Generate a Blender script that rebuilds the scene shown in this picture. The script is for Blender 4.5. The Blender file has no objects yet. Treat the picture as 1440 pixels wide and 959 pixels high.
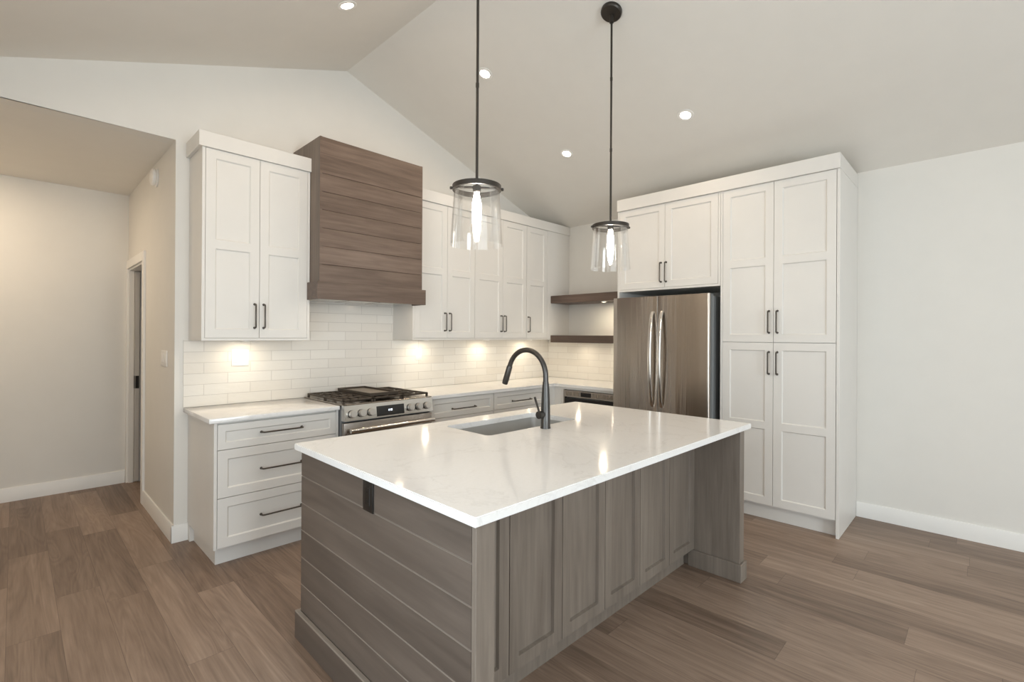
import bpy, bmesh, math, random
from mathutils import Vector, Matrix
random.seed(4)
SC = bpy.context.scene
COL = SC.collection
PI = math.pi

# ------------------------------------------------------------------ camera
FPX, U0, V0 = 682.57, 720.10, 471.45
YAW, PITCH, ROLL = 0.7980, 0.0013, 0.0055
cam_d = bpy.data.cameras.new('camera')
cam_d.sensor_width = 36.0
cam_d.sensor_fit = 'HORIZONTAL'
cam_d.lens = FPX / 1440 * 36
cam_d.shift_x = (720 - U0) / 1440
cam_d.shift_y = (V0 - 479.5) / 1440
cam_d.clip_start = 0.05
cam = bpy.data.objects.new('camera', cam_d)
COL.objects.link(cam)
_f = Vector((math.sin(YAW) * math.cos(PITCH), math.cos(YAW) * math.cos(PITCH), math.sin(PITCH)))
_r = Vector((math.cos(YAW), -math.sin(YAW), 0))
_u = _r.cross(_f)
_R = _r * math.cos(ROLL) + _u * math.sin(ROLL)
_U = _u * math.cos(ROLL) - _r * math.sin(ROLL)
m3 = Matrix((_R, _U, -_f)).transposed()
cam.matrix_world = Matrix.Translation((-4.7117, -3.9598, 1.4219)) @ m3.to_4x4()
SC.camera = cam

# ------------------------------------------------------------------ world, daylight, exposure
SC.view_settings.view_transform = 'Standard'
SC.view_settings.look = 'None'
SC.view_settings.gamma = 1.0
SC.view_settings.use_curve_mapping = False
SC.view_settings.exposure = -0.01
SC.cycles.use_denoising = True
SC.cycles.max_bounces = 10
SC.cycles.diffuse_bounces = 6
SC.cycles.glossy_bounces = 5
SC.cycles.transparent_max_bounces = 12
SC.cycles.sample_clamp_indirect = 6.0
SC.cycles.caustics_reflective = False
SC.cycles.caustics_refractive = False

DAY = (0.84, 0.94, 1.0)  
WARM = (1.0, 0.79, 0.58)  
AMBER = (1.0, 0.86, 0.64)  
P_BACK = (158.0, 6.0)  # windows of the living room behind the camera
P_LEFT = (22.0, 52.0)  # unseen left-wall windows, added for side fill
P_DOWN = 4.2  # recessed downlight
P_REAR = 3.0  # unseen downlights added to balance the light
P_HOOD = 0.4  
P_HALL = 13.0  
P_PUCK = 0.85  
BULB_STRENGTH = 76.0  

w = bpy.data.worlds.new('sky_world')
SC.world = w
w.use_nodes = True
nt = w.node_tree
bgn = nt.nodes['Background']
sky = nt.nodes.new('ShaderNodeTexSky')
sky.sky_type = 'HOSEK_WILKIE'
sky.sun_direction = (0.3, 0.6, 0.75)
sky.turbidity = 4
nt.links.new(sky.outputs[0], bgn.inputs[0])
bgn.inputs[1].default_value = 0.4


def area_light(name, loc, direction, sx, sy, power, color, shape='RECTANGLE', spread=PI):
    l = bpy.data.lights.new(name, 'AREA')
    l.shape = shape
    l.size = sx
    if shape in ('RECTANGLE', 'ELLIPSE'):
        l.size_y = sy
    l.energy = power
    l.color = color
    l.spread = spread
    o = bpy.data.objects.new(name, l)
    COL.objects.link(o)
    o.location = loc
    o.rotation_euler = Vector(direction).to_track_quat('-Z', 'Y').to_euler()
    return o


# daylight lamps added at unseen windows to balance the light (windows are built below)
WIN_BACK = [(-4.75, -2.95, 0.25, 2.35), (-2.35, -0.55, 0.25, 2.35)]   # x0, x1, z0, z1 on the wall y = -8.2
WIN_LEFT = [(-6.9, -4.7, 0.12, 2.3), (-4.3, -2.1, 0.12, 2.3)]          # y0, y1, z0, z1 on the wall x = -5.43
YB, XL_ROOM = -8.2, -5.43
for k, (x0, x1, z0, z1) in enumerate(WIN_BACK):
    area_light('window_daylight', ((x0 + x1) / 2, YB + 0.03, (z0 + z1) / 2), (0, 1, -0.05), x1 - x0, z1 - z0, P_BACK[k], DAY)
for k, (y0, y1, z0, z1) in enumerate(WIN_LEFT):
    area_light('window_daylight', (XL_ROOM + 0.03, (y0 + y1) / 2, (z0 + z1) / 2), (1, 0, -0.05), y1 - y0, z1 - z0, P_LEFT[k], DAY)


# ------------------------------------------------------------------ node helper
def srgb(r, g, b):
    f = lambda c: (c / 255 / 12.92) if c / 255 <= 0.04045 else ((c / 255 + 0.055) / 1.055) ** 2.4
    return (f(r), f(g), f(b), 1.0)


class NT:
    def __init__(self, name):
        self.m = bpy.data.materials.new(name)
        self.m.use_nodes = True
        self.t = self.m.node_tree
        self.b = self.t.nodes['Principled BSDF']

    def n(self, kind, **kw):
        nd = self.t.nodes.new('ShaderNode' + kind)
        for k, v in kw.items():
            setattr(nd, k, v)
        return nd

    def put(self, sock, v):
        if isinstance(v, bpy.types.NodeSocket):
            self.t.links.new(v, sock)
        else:
            sock.default_value = v

    def math(self, op, a, b=0.0, c=None):
        nd = self.n('Math', operation=op)
        self.put(nd.inputs[0], a)
        self.put(nd.inputs[1], b)
        if c is not None:
            self.put(nd.inputs[2], c)
        return nd.outputs[0]

    def obj(self):
        return self.n('TexCoord').outputs['Object']

    def sep(self, v):
        nd = self.n('SeparateXYZ')
        self.put(nd.inputs[0], v)
        return nd.outputs

    def comb(self, x, y, z):
        nd = self.n('CombineXYZ')
        for s, v in zip(nd.inputs, (x, y, z)):
            self.put(s, v)
        return nd.outputs[0]

    def noise(self, vec, scale=1.0, detail=4.0, rough=0.55, dist=0.0):
        nd = self.n('TexNoise')
        self.put(nd.inputs['Vector'], vec)
        nd.inputs['Scale'].default_value = scale
        nd.inputs['Detail'].default_value = detail
        nd.inputs['Roughness'].default_value = rough
        nd.inputs['Distortion'].default_value = dist
        return nd.outputs[0]

    def white(self, vec):
        nd = self.n('TexWhiteNoise', noise_dimensions='3D')
        self.put(nd.inputs['Vector'], vec)
        return nd.outputs['Value']

    def ramp(self, fac, stops):
        nd = self.n('ValToRGB')
        self.put(nd.inputs[0], fac)
        el = nd.color_ramp.elements
        while len(el) > 1:
            el.remove(el[0])
        el[0].position, el[0].color = stops[0]
        for p, c in stops[1:]:
            e = el.new(p)
            e.color = c
        return nd.outputs[0]

    def mix(self, fac, a, b, mode='MIX'):
        nd = self.n('Mix', data_type='RGBA', blend_type=mode)
        self.put(nd.inputs[0], fac)
        self.put(nd.inputs[6], a)
        self.put(nd.inputs[7], b)
        return nd.outputs[2]

    def bump(self, h, strength=0.2, dist=0.002):
        nd = self.n('Bump')
        nd.inputs['Strength'].default_value = strength
        nd.inputs['Distance'].default_value = dist
        self.put(nd.inputs['Height'], h)
        self.t.links.new(nd.outputs[0], self.b.inputs['Normal'])

    def set(self, **kw):
        for k, v in kw.items():
            self.put(self.b.inputs[k.replace('_', ' ')], v)
        return self


def plain(name, col, rough=0.5, metal=0.0, var=0.0, spec=0.5):
    t = NT(name)
    t.set(Roughness=rough, Metallic=metal)
    t.b.inputs['Specular IOR Level'].default_value = spec
    nz = t.noise(t.obj(), 6.0, 3.0)
    a = tuple(c * (1 - var) for c in col[:3]) + (1,)
    b = tuple(min(1, c * (1 + var)) for c in col[:3]) + (1,)
    t.put(t.b.inputs['Base Color'], t.ramp(nz, [(0.3, a), (0.7, b)]))
    return t


def paint(name, col, rough=0.6, bump=0.04, scale=220.0):
    t = plain(name, col, rough, 0, 0.01, 0.3)
    t.bump(t.noise(t.obj(), scale, 2.0), bump, 0.001)
    return t.m


def emit(name, col, strength):
    t = NT(name)
    t.set(Base_Color=(1, 1, 1, 1), Emission_Color=col, Emission_Strength=strength)
    return t.m


def wood(name, dark, mid, light, axis='x', pitch=None, rough=0.45, z0=0.0, fine=1.0, edge=None):
    """stained timber; axis = direction of the grain; pitch = board height for horizontal boards"""
    t = NT(name)
    x, y, z = t.sep(t.obj())
    if pitch:
        row = t.math('FLOOR', t.math('DIVIDE', t.math('SUBTRACT', z, z0), pitch))
        rnd = t.white(t.comb(row, 3.7, 1.3))
    else:
        rnd = t.white(t.comb(t.n('ObjectInfo').outputs['Random'], 1.0, 2.0))
    off = t.math('MULTIPLY', rnd, 37.0)
    g = {'x': (1.6, 26, 26), 'y': (26, 1.6, 26), 'z': (26, 26, 1.6)}[axis]
    v = t.comb(t.math('ADD', t.math('MULTIPLY', x, g[0] * fine), off), t.math('ADD', t.math('MULTIPLY', y, g[1] * fine), off),
               t.math('ADD', t.math('MULTIPLY', z, g[2] * fine), off))
    n1 = t.noise(v, 1.0, 6.0, 0.62, 0.35)
    h = {'x': (0.9, 5, 5), 'y': (5, 0.9, 5), 'z': (5, 5, 0.9)}[axis]
    v2 = t.comb(t.math('ADD', t.math('MULTIPLY', x, h[0]), off), t.math('MULTIPLY', y, h[1]), t.math('ADD', t.math('MULTIPLY', z, h[2]), off))
    n2 = t.noise(v2, 1.0, 3.0, 0.5, 0.6)
    k = t.math('ADD', t.math('MULTIPLY', n1, 0.55), t.math('MULTIPLY', n2, 0.45))
    if pitch:
        k = t.math('ADD', k, t.math('MULTIPLY', t.math('SUBTRACT', rnd, 0.5), 0.12))
    c = t.ramp(k, [(0.30, dark), (0.50, mid), (0.72, light)])
    if edge:      # light caught on each board's upward edge, painted in as a lighter band
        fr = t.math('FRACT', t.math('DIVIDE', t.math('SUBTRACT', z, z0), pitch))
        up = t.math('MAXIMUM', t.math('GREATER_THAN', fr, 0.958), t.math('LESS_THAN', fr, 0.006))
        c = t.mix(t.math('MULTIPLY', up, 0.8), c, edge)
    t.put(t.b.inputs['Base Color'], c)
    t.set(Roughness=t.math('ADD', t.math('MULTIPLY', n1, 0.12), rough - 0.06))
    t.bump(n1, 0.12, 0.001)
    return t.m


M = {}
M['wall'] = paint('wall_paint', srgb(225, 222, 216))
M['ceiling'] = paint('ceiling_paint', srgb(227, 223, 216), 0.75, 0.12, 140)
M['trim'] = paint('trim_paint', srgb(235, 233, 229), 0.4, 0.01)
M['cab'] = paint('cabinet_lacquer', srgb(223, 220, 215), 0.38, 0.01)
M['cab_in'] = plain('cabinet_interior', srgb(120, 115, 108), 0.6).m
M['gunmetal'] = plain('dark_pull_metal', srgb(92, 86, 80), 0.38, 0.85, 0.05).m
M['bronze'] = plain('dark_fixture_metal', srgb(70, 66, 62), 0.42, 0.8, 0.05).m
M['faucet'] = plain('gunmetal_faucet', srgb(84, 82, 80), 0.33, 0.9, 0.04).m
M['knob'] = plain('satin_knob', srgb(205, 201, 195), 0.34, 0.65, 0.02).m
M['black'] = plain('black_plastic', srgb(24, 22, 20), 0.4).m
M['iron'] = plain('cast_iron', srgb(72, 63, 54), 0.55, 0.3, 0.15).m
M['plate'] = plain('white_plastic', srgb(236, 233, 228), 0.35).m
M['griddle'] = plain('griddle_plate', srgb(134, 124, 112), 0.5, 0.3, 0.08).m


def steel(name, col, rough, along='z', strength=0.25, aniso=0.0):
    t = NT(name)
    x, y, z = t.sep(t.obj())
    s = {'x': (900, 3, 3), 'y': (3, 900, 3), 'z': (3, 3, 900)}[along]
    v = t.comb(t.math('MULTIPLY', x, s[0]), t.math('MULTIPLY', y, s[1]), t.math('MULTIPLY', z, s[2]))
    n = t.noise(v, 1.0, 2.0)
    t.set(Base_Color=col, Metallic=1.0, Roughness=t.math('ADD', t.math('MULTIPLY', n, 0.10), rough - 0.05))
    t.bump(n, strength, 0.0004)
    if aniso:
        tg = t.n('Tangent', direction_type='RADIAL', axis='Z')
        t.t.links.new(tg.outputs[0], t.b.inputs['Tangent'])
        t.set(Anisotropic=aniso, Anisotropic_Rotation=0.25)
    return t.m


M['steel'] = steel('brushed_steel', srgb(176, 168, 160), 0.26)
t = NT('fridge_steel')
fx, fy, fz = t.sep(t.obj())
streak = t.noise(t.comb(t.math('MULTIPLY', fx, 9.0), fy, t.math('MULTIPLY', fz, 0.35)), 1.0, 3.0, 0.5)
tg = t.n('Tangent', direction_type='RADIAL', axis='Z')
t.t.links.new(tg.outputs[0], t.b.inputs['Tangent'])
t.set(Base_Color=srgb(182, 173, 164), Metallic=1.0, Roughness=0.24, Anisotropic=0.85, Anisotropic_Rotation=0.25)
t.bump(streak, 0.5, 0.012)      # slight waviness of the rolled sheet
M['fridge_steel'] = t.m
M['steel_bright'] = steel('polished_steel', srgb(214, 210, 204), 0.2, 'z', 0.08)
M['sink'] = plain('sink_steel', srgb(190, 189, 186), 0.42, 0.45, 0.03).m
M['fridge_side'] = plain('fridge_side_grey', srgb(128, 130, 131), 0.45, 0.1).m

WD, WM, WL = srgb(78, 69, 62), srgb(92, 82, 74), srgb(108, 97, 88)
M['wood_end'] = wood('shiplap_stain', WD, WM, WL, 'y', 0.127, 0.48, z0=0.0005, edge=srgb(146, 136, 126))  # edge tone paints in the lit tops of boards and base board
M['wood_v'] = wood('vertical_stain', srgb(104, 94, 85), srgb(122, 112, 102), srgb(140, 130, 119), 'z', None, 0.46, fine=1.5)
M['hood_front'] = wood('hood_shiplap_stain', srgb(74, 60, 50), srgb(102, 85, 74), srgb(128, 110, 98), 'x', 0.133, 0.42, z0=0.128, fine=1.4)
M['hood_side'] = wood('hood_side_stain', srgb(82, 70, 60), srgb(112, 98, 87), srgb(134, 119, 106), 'z', None, 0.45)
M['shelf'] = wood('shelf_stain', srgb(66, 52, 44), srgb(94, 77, 67), srgb(118, 99, 87), 'y', None, 0.45)


def quartz():
    t = NT('white_quartz')
    o = t.obj()
    n = t.noise(o, 2.2, 6.0, 0.6, 0.8)
    vein = t.math('ABSOLUTE', t.math('SUBTRACT', n, 0.5))
    vf = t.ramp(vein, [(0.0, (1, 1, 1, 1)), (0.018, (0, 0, 0, 1))])
    n2 = t.noise(o, 90.0, 2.0)
    base = t.ramp(n2, [(0.3, srgb(233, 232, 230)), (0.7, srgb(236, 235, 234))])
    cl = t.noise(o, 5.0, 3.0)
    f = t.math('MULTIPLY', t.math('MULTIPLY', vf, cl), 0.30)
    t.put(t.b.inputs['Base Color'], t.mix(f, base, srgb(180, 176, 172)))
    t.set(Roughness=0.11)
    return t.m


M['quartz'] = quartz()


def tile():
    t = NT('glazed_tile')
    x, y, z = t.sep(t.obj())
    u = t.math('ADD', t.math('SUBTRACT', x, y), 0.142)
    br = t.n('TexBrick')
    t.put(br.inputs['Vector'], t.comb(u, z, 0.0))
    br.offset = 0.5
    br.inputs['Scale'].default_value = 1.0
    br.inputs['Brick Width'].default_value = 0.302
    br.inputs['Row Height'].default_value = 0.0767
    br.inputs['Mortar Size'].default_value = 0.0022
    br.inputs['Mortar Smooth'].default_value = 0.25
    br.inputs['Bias'].default_value = 0.0
    br.inputs['Color1'].default_value = srgb(232, 228, 221)
    br.inputs['Color2'].default_value = srgb(224, 218, 209)
    br.inputs['Mortar'].default_value = srgb(196, 190, 182)
    glaze = t.noise(t.comb(u, z, 0.0), 22.0, 3.0)
    t.put(t.b.inputs['Base Color'], t.mix(t.math('MULTIPLY', glaze, 0.22), br.outputs[0], srgb(236, 233, 228)))
    t.set(Roughness=t.math('ADD', t.math('MULTIPLY', br.outputs['Fac'], 0.5), 0.14))
    wob = t.noise(t.comb(u, t.math('MULTIPLY', z, 2.6), 0.0), 11.0, 2.0)
    hgt = t.math('SUBTRACT', t.math('MULTIPLY', wob, 0.9), t.math('MULTIPLY', br.outputs['Fac'], 0.6))
    t.bump(hgt, 0.35, 0.004)
    return t.m


M['tile'] = tile()


def floor_mat():
    t = NT('oak_plank_floor')
    x, y, z = t.sep(t.obj())
    PW, PL = 0.182, 1.22
    xr = t.math('DIVIDE', x, PW)
    row = t.math('FLOOR', xr)
    yy = t.math('DIVIDE', t.math('ADD', y, t.math('MULTIPLY', t.white(t.comb(row, 0.5, 0.1)), 7.0)), PL)
    colm = t.math('FLOOR', yy)
    r1 = t.white(t.comb(row, colm, 0.7))
    r2 = t.white(t.comb(colm, row, 5.2))
    fx, fy = t.math('FRACT', xr), t.math('FRACT', yy)
    ex = t.math('MULTIPLY', t.math('MINIMUM', fx, t.math('SUBTRACT', 1.0, fx)), PW)
    ey = t.math('MULTIPLY', t.math('MINIMUM', fy, t.math('SUBTRACT', 1.0, fy)), PL)
    edge = t.math('MINIMUM', ex, ey)
    seam = t.math('LESS_THAN', edge, 0.0013)
    off = t.math('MULTIPLY', r1, 53.0)
    v = t.comb(t.math('ADD', t.math('MULTIPLY', x, 17.0), off), t.math('ADD', t.math('MULTIPLY', y, 1.1), off), off)
    n1 = t.noise(v, 1.0, 6.0, 0.6, 1.3)
    vf = t.comb(t.math('ADD', t.math('MULTIPLY', x, 120.0), off), t.math('ADD', t.math('MULTIPLY', y, 3.0), off), off)
    n2 = t.noise(vf, 1.0, 4.0, 0.6)
    v3 = t.comb(t.math('ADD', t.math('MULTIPLY', x, 7.0), off), t.math('ADD', t.math('MULTIPLY', y, 0.6), off), off)
    n3 = t.noise(v3, 1.0, 2.0, 0.5, 0.8)
    # growth rings crossing the noise field read as cathedral grain
    ring = t.math('ABSOLUTE', t.math('SUBTRACT', t.math('FRACT', t.math('MULTIPLY', n3, 13.0)), 0.5))
    k = t.math('ADD', t.math('MULTIPLY', n1, 0.42), t.math('MULTIPLY', n2, 0.26))
    k = t.math('ADD', k, t.math('MULTIPLY', ring, 0.16))
    k = t.math('ADD', k, t.math('MULTIPLY', n3, 0.22))
    k = t.math('ADD', k, t.math('MULTIPLY', t.math('SUBTRACT', r2, 0.5), 0.20))
    c = t.ramp(k, [(0.30, srgb(104, 86, 73)), (0.46, srgb(131, 111, 96)), (0.60, srgb(150, 129, 113)), (0.76, srgb(172, 151, 133))])
    c = t.mix(t.math('MULTIPLY', seam, 0.4), c, srgb(58, 44, 36))
    t.put(t.b.inputs['Base Color'], c)
    t.set(Roughness=t.math('ADD', t.math('MULTIPLY', n2, 0.14), 0.36))
    t.b.inputs['Specular IOR Level'].default_value = 0.42
    t.bump(t.math('SUBTRACT', t.math('MULTIPLY', n2, 0.3), seam), 0.18, 0.0015)
    return t.m


M['floor'] = floor_mat()


def thin_glass(name='clear_thin_glass', tint=(0.992, 0.992, 0.99, 1)):
    m = bpy.data.materials.new(name)
    m.use_nodes = True
    t = m.node_tree
    t.nodes.clear()
    out = t.nodes.new('ShaderNodeOutputMaterial')
    tr = t.nodes.new('ShaderNodeBsdfTransparent')
    gl = t.nodes.new('ShaderNodeBsdfGlossy')
    lw = t.nodes.new('ShaderNodeLayerWeight')
    mp = t.nodes.new('ShaderNodeMapRange')
    mx = t.nodes.new('ShaderNodeMixShader')
    tr.inputs[0].default_value = tint
    gl.inputs['Roughness'].default_value = 0.04
    gl.inputs['Color'].default_value = (1, 1, 1, 1)
    lw.inputs['Blend'].default_value = 0.35
    mp.inputs['To Min'].default_value = 0.02
    mp.inputs['To Max'].default_value = 0.42
    t.links.new(lw.outputs['Fresnel'], mp.inputs['Value'])
    t.links.new(mp.outputs[0], mx.inputs[0])
    t.links.new(tr.outputs[0], mx.inputs[1])
    t.links.new(gl.outputs[0], mx.inputs[2])
    t.links.new(mx.outputs[0], out.inputs[0])
    return m


M['glass'] = thin_glass()
M['bulb'] = emit('lit_bulb', (1.0, 0.91, 0.79, 1), BULB_STRENGTH)
M['lens'] = emit('lit_lens', (1.0, 0.93, 0.82, 1), 14.0)
M['puck_lens'] = emit('lit_puck_lens', (1.0, 0.86, 0.62, 1), 9.0)
M['display'] = plain('dark_display_glass', srgb(30, 28, 27), 0.12).m
M['digits'] = emit('lit_digits', (0.75, 0.85, 1.0, 1), 1.6)
M['ovenglass'] = plain('oven_glass', srgb(20, 18, 17), 0.08).m
M['latch'] = plain('dark_latch', srgb(40, 37, 34), 0.45, 0.5).m
M['door_paint'] = paint('door_paint', srgb(205, 202, 198), 0.45, 0.01)

# ------------------------------------------------------------------ mesh helpers
def rx(vs, bm):
    return [bm.verts.new(v) for v in vs]


def box(bm, x0, x1, y0, y1, z0, z1, bev=0.0, seg=1):
    x0, x1 = min(x0, x1), max(x0, x1)
    y0, y1 = min(y0, y1), max(y0, y1)
    z0, z1 = min(z0, z1), max(z0, z1)
    v = [bm.verts.new((x, y, z)) for x in (x0, x1) for y in (y0, y1) for z in (z0, z1)]
    fs = [bm.faces.new([v[i] for i in q]) for q in ((0, 1, 3, 2), (4, 6, 7, 5), (0, 4, 5, 1), (2, 3, 7, 6), (0, 2, 6, 4), (1, 5, 7, 3))]
    if bev:
        es = list({e for f in fs for e in f.edges})
        bmesh.ops.bevel(bm, geom=es, offset=bev, segments=seg, profile=0.5, affect='EDGES', clamp_overlap=True)


def prism(bm, pts, axis, a0, a1):
    """extrude a 2-D outline along an axis; pts are (p, q) in the two other axes in xyz order"""
    def mk(p, q, a):
        return {'x': (a, p, q), 'y': (p, a, q), 'z': (p, q, a)}[axis]
    lo = [bm.verts.new(mk(p, q, a0)) for p, q in pts]
    hi = [bm.verts.new(mk(p, q, a1)) for p, q in pts]
    n = len(pts)
    bm.faces.new(lo)
    bm.faces.new(hi[::-1])
    for i in range(n):
        bm.faces.new((lo[i], hi[i], hi[(i + 1) % n], lo[(i + 1) % n]))


def lathe(bm, prof, center=(0, 0, 0), axis=(0, 0, 1), seg=32, close=False):
    """prof: list of (radius, height); revolve about axis through center"""
    q = Vector((0, 0, 1)).rotation_difference(Vector(axis).normalized())
    c = Vector(center)
    rings = []
    for r, h in prof:
        if r < 1e-6:
            rings.append([bm.verts.new(c + q @ Vector((0, 0, h)))])
        else:
            rings.append([bm.verts.new(c + q @ Vector((r * math.cos(2 * PI * i / seg), r * math.sin(2 * PI * i / seg), h))) for i in range(seg)])
    pairs = list(zip(rings, rings[1:]))
    if close:
        pairs.append((rings[-1], rings[0]))
    for A, B in pairs:
        for i in range(seg):
            j = (i + 1) % seg
            if len(A) == 1 and len(B) == 1:
                continue
            if len(A) == 1:
                bm.faces.new((A[0], B[i], B[j]))
            elif len(B) == 1:
                bm.faces.new((A[i], B[0], A[j]))
            else:
                bm.faces.new((A[i], B[i], B[j], A[j]))


def tube(bm, pts, rad, seg=12, cap=True):
    pts = [Vector(p) for p in pts]
    n = len(pts)
    rr = rad if isinstance(rad, (list, tuple)) else [rad] * n
    tang = [(pts[min(i + 1, n - 1)] - pts[max(i - 1, 0)]).normalized() for i in range(n)]
    ref = Vector((0, 0, 1)) if abs(tang[0].z) < 0.9 else Vector((1, 0, 0))
    nrm = (ref - tang[0] * ref.dot(tang[0])).normalized()
    rings = []
    for i in range(n):
        nrm = (nrm - tang[i] * nrm.dot(tang[i])).normalized()
        bn = tang[i].cross(nrm)
        rings.append([bm.verts.new(pts[i] + (nrm * math.cos(2 * PI * k / seg) + bn * math.sin(2 * PI * k / seg)) * rr[i]) for k in range(seg)])
    for A, B in zip(rings, rings[1:]):
        for k in range(seg):
            bm.faces.new((A[k], A[(k + 1) % seg], B[(k + 1) % seg], B[k]))
    if cap:
        bm.faces.new(rings[0][::-1])
        bm.faces.new(rings[-1])


def finish(bm, name, mat, angle=32):
    bmesh.ops.recalc_face_normals(bm, faces=bm.faces)
    ca = math.radians(angle)
    for f in bm.faces:
        f.smooth = True
    for e in bm.edges:
        if len(e.link_faces) != 2 or e.calc_face_angle(0) > ca:
            e.smooth = False
    me = bpy.data.meshes.new(name)
    bm.to_mesh(me)
    bm.free()
    me.materials.append(mat)
    return me


# frames: author coordinates -> world
FH = Matrix.Identity(4)                                  # hood wall: a = x, depth = y
FR = Matrix.Rotation(-PI / 2, 4, 'Z')                    # fridge wall: a = -y, depth = x
FI = Matrix.Translation((-3.8133, -2.9441, 0)) @ Matrix.Rotation(-0.014, 4, 'Z')   # island


class Thing:
    pass


BASE = {}


def tag(o, label, cat, group=None):
    o['label'] = label
    o['category'] = cat
    if group:
        o['group'] = group
    return o


def thing(name, label, cat, base, fr=FH, group=None):
    o = bpy.data.objects.new(name, None)
    o.empty_display_size = 0.1
    COL.objects.link(o)
    o.matrix_world = fr @ Matrix.Translation(base)
    BASE[o.name] = Vector(base)
    return tag(o, label, cat, group)


def part(name, bm, mat, parent, label=None):
    root = parent
    while root.parent:
        root = root.parent
    b = BASE[root.name]
    bmesh.ops.translate(bm, verts=bm.verts, vec=-b)
    o = bpy.data.objects.new(name, finish(bm, name, mat))
    COL.objects.link(o)
    o.parent = parent
    if label:
        o['label'] = label
    return o


def solo(name, bm, mat, label, cat, base, fr=FH, group=None):
    bmesh.ops.translate(bm, verts=bm.verts, vec=-Vector(base))
    o = bpy.data.objects.new(name, finish(bm, name, mat))
    COL.objects.link(o)
    o.matrix_world = fr @ Matrix.Translation(base)
    BASE[o.name] = Vector(base)
    return tag(o, label, cat, group)


def struct(name, bm, mat, parent=None):
    o = bpy.data.objects.new(name, finish(bm, name, mat))
    COL.objects.link(o)
    if parent:
        o.parent = parent
    else:
        o['kind'] = 'structure'
    return o


def B(*a, **k):
    bm = bmesh.new()
    if a:
        box(bm, *a, **k)
    return bm


def shaker(a0, a1, z0, z1, yf, t=0.02, st=0.058, mids=(), rec=0.009, b=0.007):
    """recessed-panel front facing -y: stiles, rails, optional mid rails, sloped inner edges"""
    bm = bmesh.new()
    yb = yf + t
    box(bm, a0, a0 + st, yf, yb, z0, z1)
    box(bm, a1 - st, a1, yf, yb, z0, z1)
    rails = [(z0, z0 + st)] + list(mids) + [(z1 - st, z1)]
    for q0, q1 in rails:
        box(bm, a0 + st, a1 - st, yf, yb, q0, q1)
    for (_, lo), (hi, _) in zip(rails, rails[1:]):
        A0, A1 = a0 + st, a1 - st
        box(bm, A0, A1, yf + rec, yb, lo, hi)
        o = [(A0, yf + 0.0005, lo), (A1, yf + 0.0005, lo), (A1, yf + 0.0005, hi), (A0, yf + 0.0005, hi)]
        i = [(A0 + b, yf + rec - 0.0003, lo + b), (A1 - b, yf + rec - 0.0003, lo + b), (A1 - b, yf + rec - 0.0003, hi - b), (A0 + b, yf + rec - 0.0003, hi - b)]
        ov, iv = rx(o, bm), rx(i, bm)
        for k in range(4):
            bm.faces.new((ov[k], ov[(k + 1) % 4], iv[(k + 1) % 4], iv[k]))
    return bm


def pull(p0, p1, out=(0, -1, 0), proj=0.032, r=0.0052):
    """bar pull between two foot points on the face"""
    p0, p1, out = Vector(p0), Vector(p1), Vector(out)
    d = (p1 - p0).normalized()
    bm = bmesh.new()
    k = 0.010
    pts = [p0 + out * 0.0006, p0 + out * (proj - k), p0 + out * (proj - k * 0.3) + d * k * 0.3, p0 + out * proj + d * k,
           p1 + out * proj - d * k, p1 + out * (proj - k * 0.3) - d * k * 0.3, p1 + out * (proj - k), p1 + out * 0.0006]
    tube(bm, pts, r, 10)
    for p in (p0, p1):
        lathe(bm, [(0, 0.0004), (0.0085, 0.0004), (0.0085, 0.004), (0.006, 0.009), (0, 0.009)], p, out, 14)
    return bm


# ------------------------------------------------------------------ the room shell
XH = -3.948            # end of the hood wall = right wall of the hall
RIDGE_X, RIDGE_Z, SLOPE = -2.713, 3.704, 0.3546
HALL_Z, HALL_Y = 2.748, 1.939
def cz(x):
    return RIDGE_Z - SLOPE * abs(x - RIDGE_X)
EAVE = cz(0)

struct('floor', B(XL_ROOM - 0.15, 0.15, YB - 0.15, 2.6, -0.12, 0.0), M['floor'])
bm = bmesh.new()
T = 0.14
prism(bm, [(XL_ROOM - 0.15, cz(XL_ROOM - 0.15)), (RIDGE_X, RIDGE_Z), (0.15, cz(0.15)), (0.15, cz(0.15) + T), (RIDGE_X, RIDGE_Z + T), (XL_ROOM - 0.15, cz(XL_ROOM - 0.15) + T)], 'y', YB - 0.15, 0.0)
struct('ceiling', bm, M['ceiling'])
struct('ceiling_hall', B(XL_ROOM, XH, 0.12, HALL_Y + 0.12, HALL_Z, HALL_Z + 0.1), M['ceiling'])
bm = bmesh.new()      # hood wall with the header over the hall opening (gable top)
prism(bm, [(XH, 0.0), (0.0, 0.0), (0.0, EAVE), (RIDGE_X, RIDGE_Z), (XL_ROOM, cz(XL_ROOM)), (XL_ROOM, HALL_Z), (XH, HALL_Z)], 'y', 0.0, 0.12)
struct('wall_back', bm, M['wall'])
struct('wall_right', B(0.0, 0.12, YB - 0.12, 0.12, 0, EAVE), M['wall'])
bm = bmesh.new()
prev = YB - 0.12
for y0, y1, z0, z1 in WIN_LEFT:
    box(bm, XL_ROOM - 0.12, XL_ROOM, prev, y0, 0, EAVE)
    box(bm, XL_ROOM - 0.12, XL_ROOM, y0, y1, 0, z0)
    box(bm, XL_ROOM - 0.12, XL_ROOM, y0, y1, z1, EAVE)
    prev = y1
box(bm, XL_ROOM - 0.12, XL_ROOM, prev, HALL_Y + 0.12, 0, EAVE)
struct('wall_left', bm, M['wall'])
bm = bmesh.new()
prev = XL_ROOM
for x0, x1, z0, z1 in WIN_BACK:
    box(bm, prev, x0, YB - 0.12, YB, 0, 2.6)
    box(bm, x0, x1, YB - 0.12, YB, 0, z0)
    box(bm, x0, x1, YB - 0.12, YB, z1, 2.6)
    prev = x1
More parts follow.
